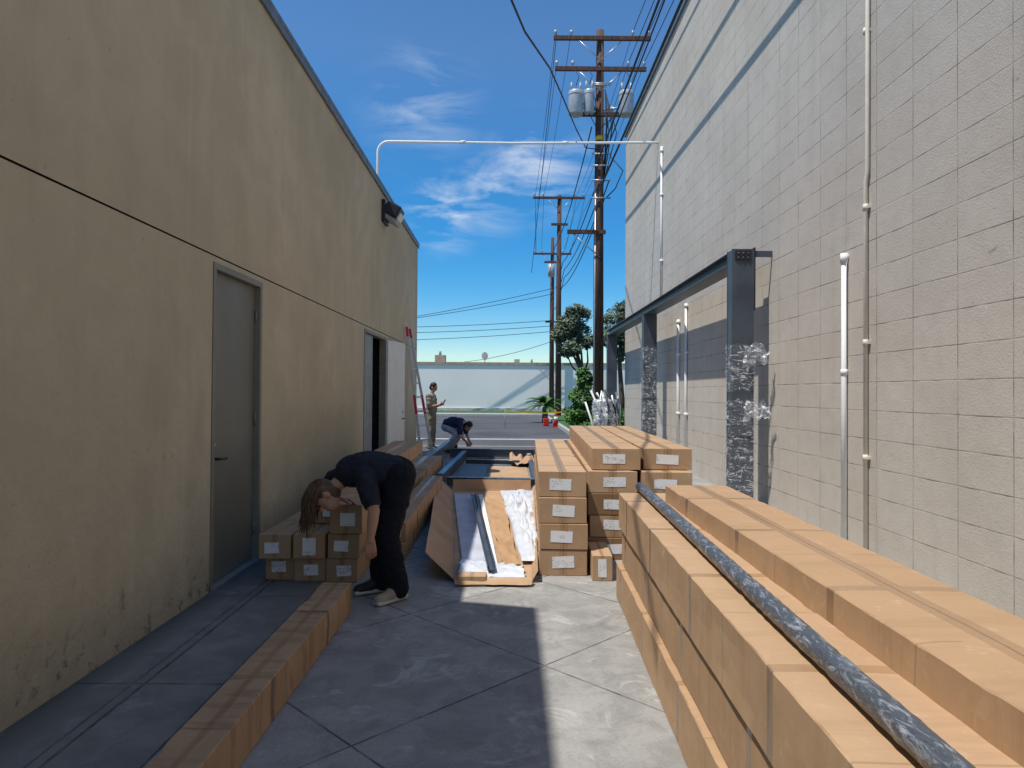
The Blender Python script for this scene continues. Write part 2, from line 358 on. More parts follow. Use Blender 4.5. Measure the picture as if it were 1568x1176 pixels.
b.obj('overhead_conduit')

# ------------------------------------------------------------ right building
RX=3.43; RH=9.2
rb=empty('block_building'); b=MB()
b.quad((RX,-12,0),(RX,-12,RH),(RX,20.4,RH),(RX,20.4,0),CMU); b.quad((RX,20.4,0),(RX,20.4,RH),(16,20.4,RH),(16,20.4,0),CMU)
b.quad((RX,-12,RH-.002),(16,-12,RH-.002),(16,20.4,RH-.002),(RX,20.4,RH-.002),ROOF); b.quad((16,-12,0),(16,20.4,0),(16,20.4,RH),(16,-12,RH),CMU); b.obj('walls',rb)
b=MB(); b.bbox(RX-.05,RX+.2,-12,20.45,RH+.001,RH+.07,FLASH,.008); b.obj('roof_cap',rb)
def pipe(name,pts,r,mat,straps=()):
    b=MB(); b.tube(pts,r,mat,10)
    for z in straps:
        x,y=pts[0][0],pts[0][1]; b.tube([(x,y,z-.03),(x,y,z+.03)],r*1.3,mat,10); b.box(x-r*.3,RX-.001,y-r*2.2,y+r*2.2,z-.012,z+.012,mat)
    return b.obj(name)
o=MB(); x=RX-.035
o.tube([(x,6.93,.0),(x,6.93,2.9)],.028,PVC,12); o.tube([(x,6.93,2.84),(x,6.93,2.94)],.038,PVC,12); o.tube([(x,6.93,2.9),(x+.034,6.93,2.9)],.036,PVC,12); o.tube([(x,6.93,1.7),(x,6.93,1.76)],.034,PVC,12); o.obj('standpipe')
pipe('wall_conduit',[(RX-.03,6.52,0),(RX-.03,6.52,3.55),(RX-.03,6.49,3.65),(RX-.03,6.48,9.1)],.019,TANP,(.9,2.0,3.3,5.0,6.8))
pipe('wall_conduit',[(RX-.03,15.4,3.7),(RX-.03,15.4,7.1)],.028,PVC,(4.5,6.0,7.0))
pipe('wall_conduit',[(RX-.03,13.8,0),(RX-.03,13.8,3.0)],.032,PVC,(1.1,2.3,2.95))
pipe('wall_conduit',[(RX-.03,13.2,0),(RX-.03,13.2,3.25)],.028,PVC,(1.1,2.3,3.2))
sf=empty('steel_frame'); b=MB()
def Ibeam_y(x0,x1,y0,y1,z0,z1,mat):
    t=.014; b.box(x0,x1,y0,y1,z1-t,z1,mat); b.box(x0,x1,y0,y1,z0,z0+t,mat); xc=(x0+x1)/2; b.box(xc-.06,xc+.06,y0+.003,y1-.003,z0+t,z1-t,mat)
Ibeam_y(2.89,3.18,9.11,20.7,3.22,3.38,STEEL); b.obj('header_beam',sf)
for i,(y,nm) in enumerate(((8.9,'column_1'),(14.8,'column_2'),(20.3,'column_3'))):
    b=MB(); top=3.40 if i==0 else 3.215
    b.box(2.89,3.18,y,y+.014,.02,top,STEEL); b.box(2.89,3.18,y+.19,y+.204,.02,top,STEEL)
    b.box(2.895,2.91,y+.014,y+.19,.02,top-.01,STEEL); b.box(3.16,3.175,y+.014,y+.19,.02,top-.01,STEEL)
    b.box(2.80,3.27,y-.08,y+.28,.004,.02,STEEL)
    if i==0:
        b.box(2.93,3.14,y-.012,y-.001,3.25,3.38,BLK)
        for xx in (2.97,3.035,3.10):
            for zz in (3.28,3.34): b.tube([(xx,y-.024,zz),(xx,y-.01,zz)],.012,STEEL,8)
        b.box(3.18,3.2,y,y+.2,2.6,3.42,BLK); b.box(3.2,3.43,y+.02,y+.04,3.3,3.38,STEEL)
    b.obj(nm,sf)
    if i<2:
        b=MB()
        for (z0,z1,fl) in ([(1.55,2.15,1),(.95,1.42,1),(.1,.93,0)] if i==0 else [(1.4,2.5,0),(.3,1.35,0)]):
            def fn(u,v,z0=z0,z1=z1,y=y,fl=fl):
                a=2*math.pi*u; c,s_=math.cos(a),math.sin(a)
                k=1/max(abs(c)/.158,abs(s_)/.115); z=z0+(z1-z0)*v
                k*=1.02+.06*abs(nz((c*2,s_*2,z*3.5),1.6,i))+.05*nz((c*3,s_*3,z*9),1.2,i+3)
                if fl and v>.75: k*=1+(v-.75)*1.0*max(0,c)
                return (3.035+c*k, y+.102+s_*k, z+.04*nz((c*2,s_*2,v),2,5))
            b.grid(fn,64,30,FILM)
            if fl:
                def ft(u,v,z1=z1,y=y):
                    e=.05*nz((u*5,v*5,z1*3),1.3,8)
                    return (3.02+.31*u+e*.4, y-.07+.12*nz((u*2.2,v*2.6,z1),2,2)-.06*u, z1-.0-.10*u*u-.30*v*(1-.55*u)+.08*nz((u*2,v*2,z1),2,4)+e*u)
                b.grid(ft,28,20,FILM2)
        b.obj('film_wrap_%d'%(i+1),sf)

# ------------------------------------------------------------ cartons
def carton(x,y,z,w,l,h,rot=0,label='near',mat=None,seed=None,amp=.0014,gap=0):
    mat=mat or CARD; sd=seed if seed is not None else U(0,50); b=MB()
    nw=max(3,int(w/.06)); nh=max(3,int(h/.06)); bv=.004
    ring=[]
    for i in range(nw+1): ring.append((bv+(w-2*bv)*i/nw,0))
    for i in range(nh+1): ring.append((w,bv+(h-2*bv)*i/nh))
    for i in range(nw+1): ring.append((w-bv-(w-2*bv)*i/nw,h))
    for i in range(nh+1): ring.append((0,h-bv-(h-2*bv)*i/nh))
    n=len(ring); m=max(4,int(l/.05)); ys=[0,.004]+[l*k/m for k in range(1,m)]+[l-.004,l]
    vs=[];fs=[]
    for yi,yy in enumerate(ys):
        endf=0 if yi in (0,1,len(ys)-2,len(ys)-1) else 1
        ins=.003 if yi in (0,len(ys)-1) else 0
        for (a,c) in ring:
            p=Vector((a,yy,c)); d=amp*endf
            side=(a<.001 or a>w-.001); mid=math.sin(math.pi*min(max(c/h,0),1)) if side else math.sin(math.pi*min(max(a/w,0),1))
            dx=(nz((a,yy*.6,c),2.2,sd)*2.6*mid+nz(p,9,sd+2))*d*(1 if side else 0); dz=(nz((a,yy*.6,c),2.1,sd+5)*2.6*mid+nz(p,9,sd+7))*d*(0 if side else 1)
            if c>h-.01 and (a<.012 or a>w-.012):
                q=max(0,nz((yy*4,a*5,0),1.8,sd+9)-.34)*.04*endf; dz-=q; dx+=(q if a<w/2 else -q)*.6
            if c<.006: dz=0
            xx=a+dx+(ins if a<w/2 else -ins); zz=c+dz+(ins if c<h/2 else -ins)
            vs.append((xx,yy,max(zz,0)))
    for i in range(len(ys)-1):
        for k in range(n): fs.append((i*n+k,(i+1)*n+k,(i+1)*n+(k+1)%n,i*n+(k+1)%n))
    fs.append(list(range(n))); fs.append([(len(ys)-1)*n+k for k in range(n)][::-1])
    b.add(vs,fs,mat)
    if label:
        lw,lh=w*.46,h*.45; ox=w*.26+U(-.02,.03); oz=h*.3+U(-.015,.015)
        if label=='tall': lw,lh=w*.42,h*.72; ox=w*.3; oz=h*.14
        M=Matrix.Translation((ox,0,oz))@Matrix.Rotation(math.radians(U(-3,3)),4,'Y')
        b.box(0,lw,-.0025,-.0008,0,lh,LAB,M)
    return b.obj('cardboard_box',None,rotm(x,y,z,rot))

for k in range(4):
    carton(.25+U(-.01,.014),5.62+U(-.02,.02),.006+k*.213,.392,3.9,.207,-1.5+U(-.3,.3))
for k in range(5):
    carton(.72+U(-.01,.012)+(.04 if k==4 else 0),6.15+U(-.03,.03)+(.1 if k==4 else 0),.006+k*.199,.44,4.3,.193,-2.2+U(-.2,.2))
    carton(1.19+U(-.01,.012)+(.03 if k==4 else 0),6.15+U(-.03,.03)+(.1 if k==4 else 0),.006+k*.199,.44,4.3,.193,-2.2+U(-.2,.2))
carton(.665,5.45,.006,.16,.5,.2,-2,'tall')
for k in range(3):
    carton(.615+(0,.014,.003)[k],-.6+(.02,-.03,.0)[k],.006+k*.257,.36,5.62+(0,.03,0)[k],.250,-1.9+(.1,-.12,0)[k],None,amp=.003)
for k in range(4):
    carton(.99+U(-.004,.004),-.6,.006+k*.22,.41,5.25+U(-.03,.03),.215,-.7,None,amp=.002)
b=MB(); pts=[];rr=[]
for i in range(360):
    t=i/359; y=-.4+5.45*t
    x=.765+ .20*(y/5)+.002*math.sin(y*2.1)
    tape=1 if (i%47) in (0,1,2) else 0
    pts.append((x,y,.812)); rr.append(.0325+.0018*nz((0,y*9,0),1)+.0022*nz((0,y*26,0),1)-(.003 if tape else 0))
b.tube(pts,rr,WB,20)
b.grid(lambda u,v:(.765+.2*((-.4+5.4*v)/5)+.03+.035*u+.006*nz((v*60,u*3,0),1,4),-.4+5.4*v,.79-.012*u+.012*nz((v*70,u*4,0),1,6)),4,260,FILM2)
b.obj('wrapped_steel_tube')
carton(-1.245,-.2,.006,.195,4.85,.198,.2,None,CARD3,amp=.004)
cols=[-1.93,-1.675,-1.42]
for ci,x in enumerate(cols):
    for k in range(2):
        carton(x+U(-.01,.01)+.0,5.33+U(-.04,.05)+(.06 if k==0 else 0),.006+k*.192,.245,4.4,.187,.6+U(-.3,.3),'near' if ci!=1 or k==0 else 'tall',CARD2)
carton(-1.395,5.33,.39,.25,3.2,.225,.6,'near',CARD2)
carton(-1.66,5.75,.39,.25,4.0,.19,.8,'near',CARD2)
for k in range(2): carton(-1.14+k*.012,6.0+U(-.05,.05),.006+k*.172,.22,3.4,.168,.3,'near',CARD3)
carton(-1.62,6.9,.62,.4,3.0,.17,.8,'near',CARD2)
carton(-1.72,10.1,.006,.5,2.2,.35,0,'near',CARD2)
carton(-.395,5.28,.006,.22,.14,.075,0,None)

# ------------------------------------------------------------ open carton tray
b=MB()
def floorpt(u,v,z,s=0):
    xl=lerp(-.42,-.85,v); xr=lerp(.18,.32,v); x=lerp(xl,xr,u); y=lerp(5.38,10.3,v)
    return (x,y,z+s*abs(nz((x,y,0),5,3)))
b.grid(lambda u,v:floorpt(u,v,.012,.012),10,40,RAW)
b.grid(lambda u,v:(floorpt(0,v,0)[0]-.25*u+.02*nz((u,v*6,0),1,2)*u,floorpt(0,v,0)[1]+.12*u,.014+.2*u+.01*nz((v*5,u,0),1,1)),6,40,RAW)
b.grid(lambda u,v:(floorpt(1,v,0)[0]+.05*u,floorpt(1,v,0)[1],.014+.09*u+.01*nz((v*5,u,0),1,7)),4,40,RAW)
b.grid(lambda u,v:(floorpt(u,0,0)[0]+.02*nz((v*3,u*3,0),1,3),5.38-.12*v+.02*v*nz((u*6,v,0),1,3),.016+.05*math.sin(v*3)),14,5,RAW)
b.grid(lambda u,v:(floorpt(u,1,0)[0],10.3+.02*v,.016+.17*v),10,5,RAW)
b.obj('open_cardboard_box')
b=MB()
b.grid(lambda u,v:(lerp(lerp(-.36,-.80,v),lerp(-.17,-.50,v),u),lerp(5.5,9.9,v),.034+.012*abs(nz((u*2,v*14,0),1.3,3))),6,60,FOAM)
b.grid(lambda u,v:(lerp(lerp(-.10,-.44,v),lerp(-.07,-.38,v),u),lerp(5.5,9.8,v),.034+.012*abs(nz((u*2,v*14,0),1.3,3))),3,60,WHITE)
b.obj('packing_foam')
b=MB()
b.grid(lambda u,v:(lerp(lerp(-.045,-.33,v),lerp(.09,-.09,v)+.02*nz((v*7,0,0),1,6),u)+.01*nz((v*9,u,0),1,1),lerp(5.7,9.3,v),.05+.05*abs(nz((u*2,v*10,0),1.3,8))),8,60,RAW2)
b.obj('cardboard_insert')
b=MB()
b.grid(lambda u,v:(lerp(-.40,.12,u)+.03*nz((v*4,u,0),1,5),lerp(5.36,5.95-.25*u,v)+.04*nz((u*6,v*3,0),1,9),.045+.035*abs(nz((u*4,v*4,0),1.6,3))+.03*math.sin(math.pi*v)),26,20,WFILM)
def wb(u,v):
    y=lerp(5.9,10.1,v); x=lerp(lerp(.10,-.12,v),.34,u)+.05*nz((v*4,u*2,0),1,5)
    e=math.sin(math.pi*u)**.5*math.sin(math.pi*v)**.4
    return (x,y,.05+e*(.13*abs(nz((u*2.4,v*8,0),1.5,13))+.05*abs(nz((u*6,v*16,0),1.2,1))+.03))
b.grid(wb,40,120,WFILM); b.obj('crumpled_plastic_sheet')
b=MB()
p0=Vector((-.14,5.42,.075)); p1=Vector((-.50,9.4,.075)); d=(p1-p0).normalized(); s_=Vector((d.y,-d.x,0))
for off,w,z0,z1 in ((0,.055,.09,.096),(-.027,.004,.096,.135),(.027,.004,.096,.135)):
    c=[p0+s_*(off-w/2),p0+s_*(off+w/2),p1+s_*(off+w/2),p1+s_*(off-w/2)]
    vs=[(q.x,q.y,z0) for q in c]+[(q.x,q.y,z1) for q in c]
    b.add(vs,[(0,3,2,1),(4,5,6,7),(0,1,5,4),(1,2,6,5),(2,3,7,6),(3,0,4,7)],STEEL)
b.obj('steel_channel')
def beam(name,x0,y0,x1,y1,w,z0,z1,mat,cap=None):
    b=MB(); p0=Vector((x0,y0,0));p1=Vector((x1,y1,0)); L=(p1-p0).length; a=math.atan2(p1.y-p0.y,p1.x-p0.x)
    M=Matrix.Translation(p0)@Matrix.Rotation(a,4,'Z')
    b.box(0,L,-w/2,w/2,z0,z0+.012,mat,M); b.box(0,L,-w/2,w/2,z1-.012,z1,cap or mat,M); b.box(.002,L-.002,-w*.3,w*.3,z0+.012,z1-.012,mat,M)
    return b.obj(name)
beam('steel_beam',-.98,10.75,.4,10.6,.12,.03,.17,STEEL,WB)
beam('steel_beam',-1.1,10.9,-1.0,15.2,.1,.03,.2,STEEL,BLUE)
beam('steel_beam',.42,10.9,.42,15.3,.1,.03,.15,STEEL)
beam('steel_beam',-1.35,15.5,.6,15.4,.16,.03,.22,STEEL)
beam('steel_beam',-1.48,12.5,-1.45,18.2,.1,.2,.34,STEEL,BLUE)
beam('steel_beam',-.9,14.1,.2,13.9,.1,.03,.12,STEEL,WB)
for y in (13.2,17): 
    b=MB(); b.bbox(-1.62,-1.3,y,y+.1,.004,.195,WOOD,.005); b.obj('timber_block')
b=MB(); b.bbox(-.92,-.42,11.2,13.7,.02,.05,CHAR,.004); b.obj('metal_panel')
b=MB(); b.grid(lambda u,v:(lerp(-.36,.34,u),lerp(11.1,13.5,v),.02+.03*abs(nz((u*2,v*3,0),1,3))),10,16,RAW); b.obj('flattened_cardboard')
b=MB(); b.grid(lambda u,v:(lerp(.0,.5,u),lerp(13.7,15.2,v)-.2*u,.04+.28*abs(nz((u*2,v*2.4,0),1.3,33))),10,10,RAW,False); b.obj('flattened_cardboard')
b=MB(); b.bbox(-.95,-.2,16.6,16.75,.01,.08,WHITE,.01); b.bbox(-.5,-.1,16.3,16.4,.01,.06,WHITE,.01); b.obj('white_trim_length')
# ladder
b=MB(); LB=((14.2,-1.82),(14.62,-1.62))
for y,xb in LB:
    pts=[(xb,y,.02),(LX+.05,y,2.85)]
    n=14
    for i in range(n):
        t0,t1=i/n,(i+1)/n; m=MAG if i in (5,6,13) else ALU
        A=Vector(pts[0]).lerp(Vector(pts[1]),t0);B=Vector(pts[0]).lerp(Vector(pts[1]),t1); b.tube([A,B],.036,m,4,False)
    b.bbox(xb-.05,xb+.05,y-.04,y+.04,.004,.03,BLK,.005)
for i in range(9):
    t=(i+.6)/9.5; A=Vector((LB[0][1],14.2,.02)).lerp(Vector((LX+.05,14.2,2.85)),t);B=Vector((LB[1][1],14.62,.02)).lerp(Vector((LX+.05,14.62,2.85)),t); b.tube([A,B],.018,ALU,8)
b.obj('ladder')
b=MB()
def wrapf(u,v):
    a=2*math.pi*u; c,s=math.cos(a),math.sin(a); z=.02+1.35*v
    k=.36*(1-.25*v)*(1+.35*nz((c,s,z*2),1.6,2)+.12*nz((c*4,s*4,z*6),1.2,6)); 
    if v>.97:k*=.3
    return (2.45+c*k,17.6+s*k,z)
b.grid(wrapf,40,30,FILM2)
for i in range(22):
    a=U(0,6.28); rr_=U(.05,.36); x,y=2.45+rr_*math.cos(a),17.6+rr_*math.sin(a); b.tube([(x,y,.01),(x+U(-.15,.15),y+U(-.1,.1),U(.7,1.2)),(x+U(-.3,.3),y+U(-.1,.1),U(1.2,1.6))],.025,(GALV,BLK,STEEL,WHITE,BLK)[i%5])
b.obj('wrapped_fixture_bundle')

# ------------------------------------------------------------ far side
fb=empty('white_building'); b=MB()
b.box(-45,14,50,62,0,3.5,FARW); b.obj('walls',fb)
b=MB(); b.box(-45.05,14.05,49.93,62.05,3.501,3.70,TRIM); b.box(-45,14,49.9,49.999,.0,.35,simple('far_base',(.6,.55,.5),.8)); b.obj('parapet',fb)
b=MB(); b.bbox(-5.7,-4.9,51.5,52.2,3.70,4.3,TRIM,.03); b.tube([(-5.3,51.6,4.3),(-5.3,51.6,4.6)],.1,GREY); b.obj('rooftop_unit')
b=MB(); b.tube([(-1.9,51,3.7),(-1.9,51,4.1)],.03,GALV)
def dish(u,v):
    a=2*math.pi*u; r=.3*v; return (-1.9+r*math.cos(a)*.8,50.9-r*math.sin(a)*.4+.4*r*r,4.2+r*math.sin(a))
b.grid(dish,18,5,WHITE); b.tube([(-1.9,50.95,4.1),(-1.7,50.5,4.3)],.02,GALV); b.obj('satellite_dish')
b=MB(); b.bbox(.3,.7,51,51.5,3.7,4.0,GREY,.03); b.tube([(1.6,51,3.7),(1.6,51,4.0)],.08,GREY); b.obj('rooftop_vent')
b=MB()
for k in range(60):
    x=-2.5+U(-1.6,4.5); b.bbox(x,x+.06,49.0+U(-.4,.4),49.1+.45,.15,.17,GREEN,.003)
leaves_later=b

# poles
def wirep(a,c,sag,n=20):
    a=Vector(a);c=Vector(c); return [a.lerp(c,i/n)-Vector((0,0,sag*4*(i/n)*(1-i/n))) for i in range(n+1)]
P1=(3.0,23.2);P2=(2.9,41.);P3=(3.0,49.2)
def insul(b,x,y,z): b.tube([(x,y,z),(x,y,z+.08),(x,y,z+.1),(x,y,z+.2)],[.02,.02,.055,.045],CER,8)
def pole(P,H,arms):
    b=MB(); x,y=P; b.tube([(x,y,0),(x-.02,y,H*.5),(x,y,H)],[.19,.165,.125],WOOD,12)
    for (z,x0,x1,br) in arms:
        b.box(x+x0,x+x1,y-.21,y-.1,z-.06,z+.07,WOOD)
        if br:
            for s in (-1,1): b.tube([(x+s*.75,y-.16,z-.06),(x,y-.17,z-.75)],.02,GALV,6)
        for k in (x0+.06,x0+.6,x1-.6,x1-.06): 
            if x1-x0>1.5: insul(b,x+k,y-.155,z+.07)
    return b
b=pole(P1,13.9,[(13.55,-1.6,1.7,1),(12.5,-1.55,1.55,1),(10.95,-.9,1.0,0),(6.95,-1.1,.2,0)])
for (dx,dz,r) in ((-.85,0,.25),(.85,0,.25),(-.40,.05,.17)):
    x=P1[0]+dx; z=10.85+dz; y=P1[1]-.33
    b.tube([(x,y,z),(x,y,z+.04),(x,y,z+.72),(x,y,z+.8),(x,y,z+.84)],[r*.92,r,r,r*.96,r*.5],CER,20)
    b.tube([(x,y,z+.66),(x,y,z+.69)],r*1.04,GREY,20)
    for s in (-1,1): b.tube([(x+s*r*.45,y,z+.82),(x+s*r*.6,y,z+1.0),(x+s*r*.6,y,z+1.12)],[.05,.04,.02],CER,8)
    b.tube([(x,y,z+.3),(P1[0],P1[1],z+.3)],.04,GALV)
    b.tube([(x,y,z+1.0),(x+.1,y,z+1.3),(x-.05,y+.1,12.5)],.012,WIRE,5)
    b.tube([(x,y-.02,z+.9),(x+.2,y,z+.5),(P1[0]-.1,y,z-.5)],.014,WIRE,5)
for z in (12.0,11.95,9.6,9.2,8.7,8.1): b.tube([(P1[0]-.3,P1[1]-.2,z),(P1[0]+.35,P1[1]-.2,z)],.03,GALV,6)
for i in range(7): b.tube([(P1[0]+.15,P1[1]-.17,11.8),(P1[0]+.2+U(-.1,.35),P1[1]-.25,10.3+U(-.5,.5)),(P1[0]+.1,P1[1]-.17,8.6)],.016,WIRE,5)
b.tube([(P1[0]+.35,P1[1]-.2,9.5),(P1[0]+.75,P1[1]-.3,9.0),(P1[0]+.5,P1[1]-.3,8.4),(P1[0]+.2,P1[1]-.2,8.1)],.02,WIRE,5)
b.tube([(P1[0]-.05,P1[1]-.2,6.95),(P1[0]-1.0,P1[1]-.18,6.95)],.02,WIRE); b.tube([(P1[0]-.9,P1[1]-.16,6.88),(P1[0],P1[1]-.17,6.1)],.02,GALV)
b.tube([(P1[0]-.16,P1[1]-.1,.1),(P1[0]-.14,P1[1]-.1,8.4)],.03,GALV,6)
b.tube([(P1[0],P1[1],10.1),(P1[0],P1[1],10.25)],.16,YEL,12)
b.obj('utility_pole')
b=pole(P2,13.4,[(13.2,-1.6,1.5,1),(11.6,-.5,.5,0)]); b.obj('utility_pole')
b=pole(P3,12.7,[(11.5,-1.35,1.35,1),(10.9,-.6,.6,0),(6.6,-.5,.3,0)])
b.tube([(P3[0]-.1,P3[1]-.45,9.8),(P3[0]-.1,P3[1]-.45,10.7)],.25,CER,12); b.obj('utility_pole')
b=MB()
for k,z1 in ((-1.54,13.8),(-1.0,13.8),(1.1,13.8),(1.64,13.8),(-1.49,12.75),(.95,12.75),(1.49,12.75)):
    b.tube(wirep((P1[0]+k,P1[1]-.155,z1),(P2[0]+k*.95,P2[1]-.15,z1-.4),.35),.009,WIRE,5)
    if k>0: b.tube(wirep((P1[0]+k,P1[1]-.155,z1),(P1[0]+k+.1,-14,z1-.5),.5),.013,WIRE,5)
    b.tube(wirep((P2[0]+k*.95,P2[1]-.15,z1-.4),(P3[0]+k*.8,P3[1]-.15,11.7 if z1>13 else 11.6),.1),.011,WIRE,5)
for k,z in ((.2,9.6),(.3,9.2),(.15,8.1),(-.3,10.5),(.3,8.7)):
    b.tube(wirep((P1[0]+k,P1[1]-.2,z),(P2[0]+k,P2[1]-.2,z-.3),.5),.022,WIRE,5)
    b.tube(wirep((P2[0]+k,P2[1]-.2,z-.3),(P3[0]+k,P3[1]-.2,z-.6),.2),.022,WIRE,5)
b.tube(wirep((P1[0]-.1,P1[1]-.2,9.3),(2.72,-13,9.15),.12,40),.026,WIRE,6)
b.tube(wirep((P1[0]-.1,P1[1]-.2,8.2),(2.62,-13,8.05),.14,40),.028,WIRE,6)
b.tube(wirep((P1[0]+.2,P1[1]-.2,9.7),(2.9,-13,9.75),.15,40),.018,WIRE,6)
b.tube([Vector(p) for p in [(2.9,23,9.75),(2.45,22.5,9.62),(1.9,20,9.25),(1.2,16,8.45),(.75,13.5,7.95),(.2,11,7.35),(-.1,9,6.9),(-.6,6,6.6),(-1.6,2,6.55)]],.018,WIRE,6)
for z0,z1,x in ((9.0,5.0,-20),(8.6,5.3,-20),(6.7,6.3,-24),(6.3,5.9,-24),(5.9,5.2,-24)):
    b.tube(wirep((P3[0],P3[1]-.2,z0),(x,P3[1]-2,z1),.5),.02,WIRE,5)
b.tube(wirep((P3[0],P3[1]-.2,5.2),(-3.5,52,3.8),.2),.018,WIRE,5)
b.tube([(P1[0]-1.5,P1[1]-.16,13.7),(1.3,28,11.0),(1.0,33,7.3)],.012,WIRE,5)
b.obj('overhead_wires')

# ------------------------------------------------------------ vegetation
def leaves(b,blobs,n,size,mat,aspect=.45):
    tot=sum(r**2 for *_,r in blobs)
    for (cx,cy,cz,r) in blobs:
        for _ in range(int(n*r*r/tot)):
            d=Vector((random.gauss(0,1),random.gauss(0,1),random.gauss(0,1))).normalized()*r*(R()**.4)
            d*=1+.35*nz(d+Vector((cx,cy,cz)),2.5)
            p=Vector((cx,cy,cz))+Vector((d.x,d.y,d.z*.85))
            if nz(p,2.2,4)<-.18: continue
            a=Vector((U(-1,1),U(-1,1),U(-.7,.9))).normalized(); t=a.orthogonal().normalized()*size*aspect*U(.6,1.2); a*=size*U(.6,1.3)
            b.add([p-a,p+t,p+a,p-t],[(0,1,2,3)],mat)
def tree(name,blobs,trunkpts,n,size,mat):
    b=MB(); rr=[.14-.09*i/(len(trunkpts)-1) for i in range(len(trunkpts))]
    b.tube(trunkpts,rr,BARK,8)
    base=Vector(trunkpts[len(trunkpts)//2])
    for (cx,cy,cz,r) in blobs:
        c=Vector((cx,cy,cz)); m=base.lerp(c,.5)+Vector((U(-.15,.15),U(-.15,.15),-.1)); b.tube([base,m,c+Vector((0,0,r*.3))],[.06,.04,.012],BARK,6)
        for _ in range(4):
            e=c+Vector((U(-1,1),U(-1,1),U(-.5,1)))*r*.8; b.tube([m.lerp(c,.5),e],[.02,.006],BARK,5)
    leaves(b,blobs,n,size,mat); return b.obj(name)
tree('olive_tree',[(2.5,30,4.5,.6),(3.05,30,4.9,.55),(2.25,29.9,4.0,.5),(3.0,30.3,4.2,.6),(2.7,29.6,3.5,.5),(3.35,30,3.8,.45),(2.8,30,5.1,.4),(2.4,30,3.3,.35)],
     [(3.6,30,.1),(3.45,30,1.2),(3.2,30,2.2),(2.9,30,3.4),(2.8,30,4.2)],9000,.085,OLIVE)
tree('olive_tree',[(4.2,27.5,4.4,.6),(4.7,27.6,4.8,.6),(4.0,27.4,3.7,.5),(4.6,27.5,3.6,.6),(5.1,27.5,4.2,.6),(4.3,27.5,3.0,.4)],
     [(4.6,27.5,.1),(4.5,27.5,1.4),(4.4,27.5,2.8),(4.5,27.5,4.0)],8000,.08,OLIVE)
b=MB()
for k in range(12): b.tube([(2.75+U(-.1,.1),26+U(-.1,.1),.1),(2.75+U(-.4,.4),26+U(-.4,.4),U(1.2,2.2))],[.02,.008],BARK,5)
leaves(b,[(2.7,26,1.3,.5),(2.95,26,1.9,.42),(2.5,25.9,.75,.5),(3.15,26.1,1.0,.5),(2.75,26,2.3,.25),(3.3,25.8,.5,.4)],8000,.07,GREEN,.55); b.obj('shrub')
b=MB(); leaves(b,[(3.0,24.4,.35,.35),(3.6,24.6,.4,.4),(2.6,23.9,.25,.25),(4.2,24.5,.5,.5)],3000,.06,GREEN,.5); b.obj('low_hedge')
b=MB(); px,py=1.75,34; b.tube([(px,py,.0),(px,py,.8)],[.16,.13],BARK,8)
for i in range(44):
    a=U(0,6.28); el=U(.1,1.2); L=U(.8,1.2); pts=[]
    for k in range(7):
        t=k/6; rr_=L*t*math.cos(el*(1-.3*t)); zz=.85+L*math.sin(el)*t-.75*t*t*L*.7
        pts.append(Vector((px+rr_*math.cos(a),py+rr_*math.sin(a),zz)))
    for k in range(6):
        d=(pts[k+1]-pts[k]).normalized(); s=d.cross(Vector((0,0,1))).normalized()
        for q in range(3):
            p=pts[k].lerp(pts[k+1],q/3); w=.22*math.sin(math.pi*min(.95,(k+q/3+.6)/6.5))
            for sg in (-1,1): b.add([p,p+s*sg*w+d*.1+Vector((0,0,.03)),p+d*.07],[(0,1,2)],GREEN)
b.obj('sago_palm')
b=MB(); b.bbox(1.85,2.2,29.8,30.15,.004,.04,RED,.01); b.tube([(2.02,29.97,.04),(2.02,29.97,.3),(2.02,29.97,.301),(2.02,29.97,.45),(2.02,29.97,.451),(2.02,29.97,.75)],[.13,.095,.095,.075,.075,.03],RED,14); b.tube([(2.02,29.97,.3),(2.02,29.97,.45)],[.1,.079],WHITE,14); b.obj('traffic_cone')
b=MB(); b.bbox(1.5,1.75,30.6,30.9,.004,.35,RED,.03); b.tube([(1.55,30.75,.35),(1.58,30.75,.42),(1.68,30.75,.42),(1.7,30.75,.35)],.02,BLK); b.obj('red_crate')
b=MB()
for i in range(20):
    x0=lerp(-.2,2.6,i/20);x1=lerp(-.2,2.6,(i+1)/20); f=lambda t:.72-.12*4*t*(1-t)
    z0,z1=f(i/20),f((i+1)/20); b.add([(x0,29,z0),(x1,29,z1),(x1,29,z1+.05),(x0,29,z0+.05)],[(0,1,2,3)],YEL)
b.tube([(-.2,29,.0),(-.2,29,.8)],.015,GREY); b.tube([(2.6,29,.1),(2.6,29,.82)],.02,BLK); b.obj('caution_tape')

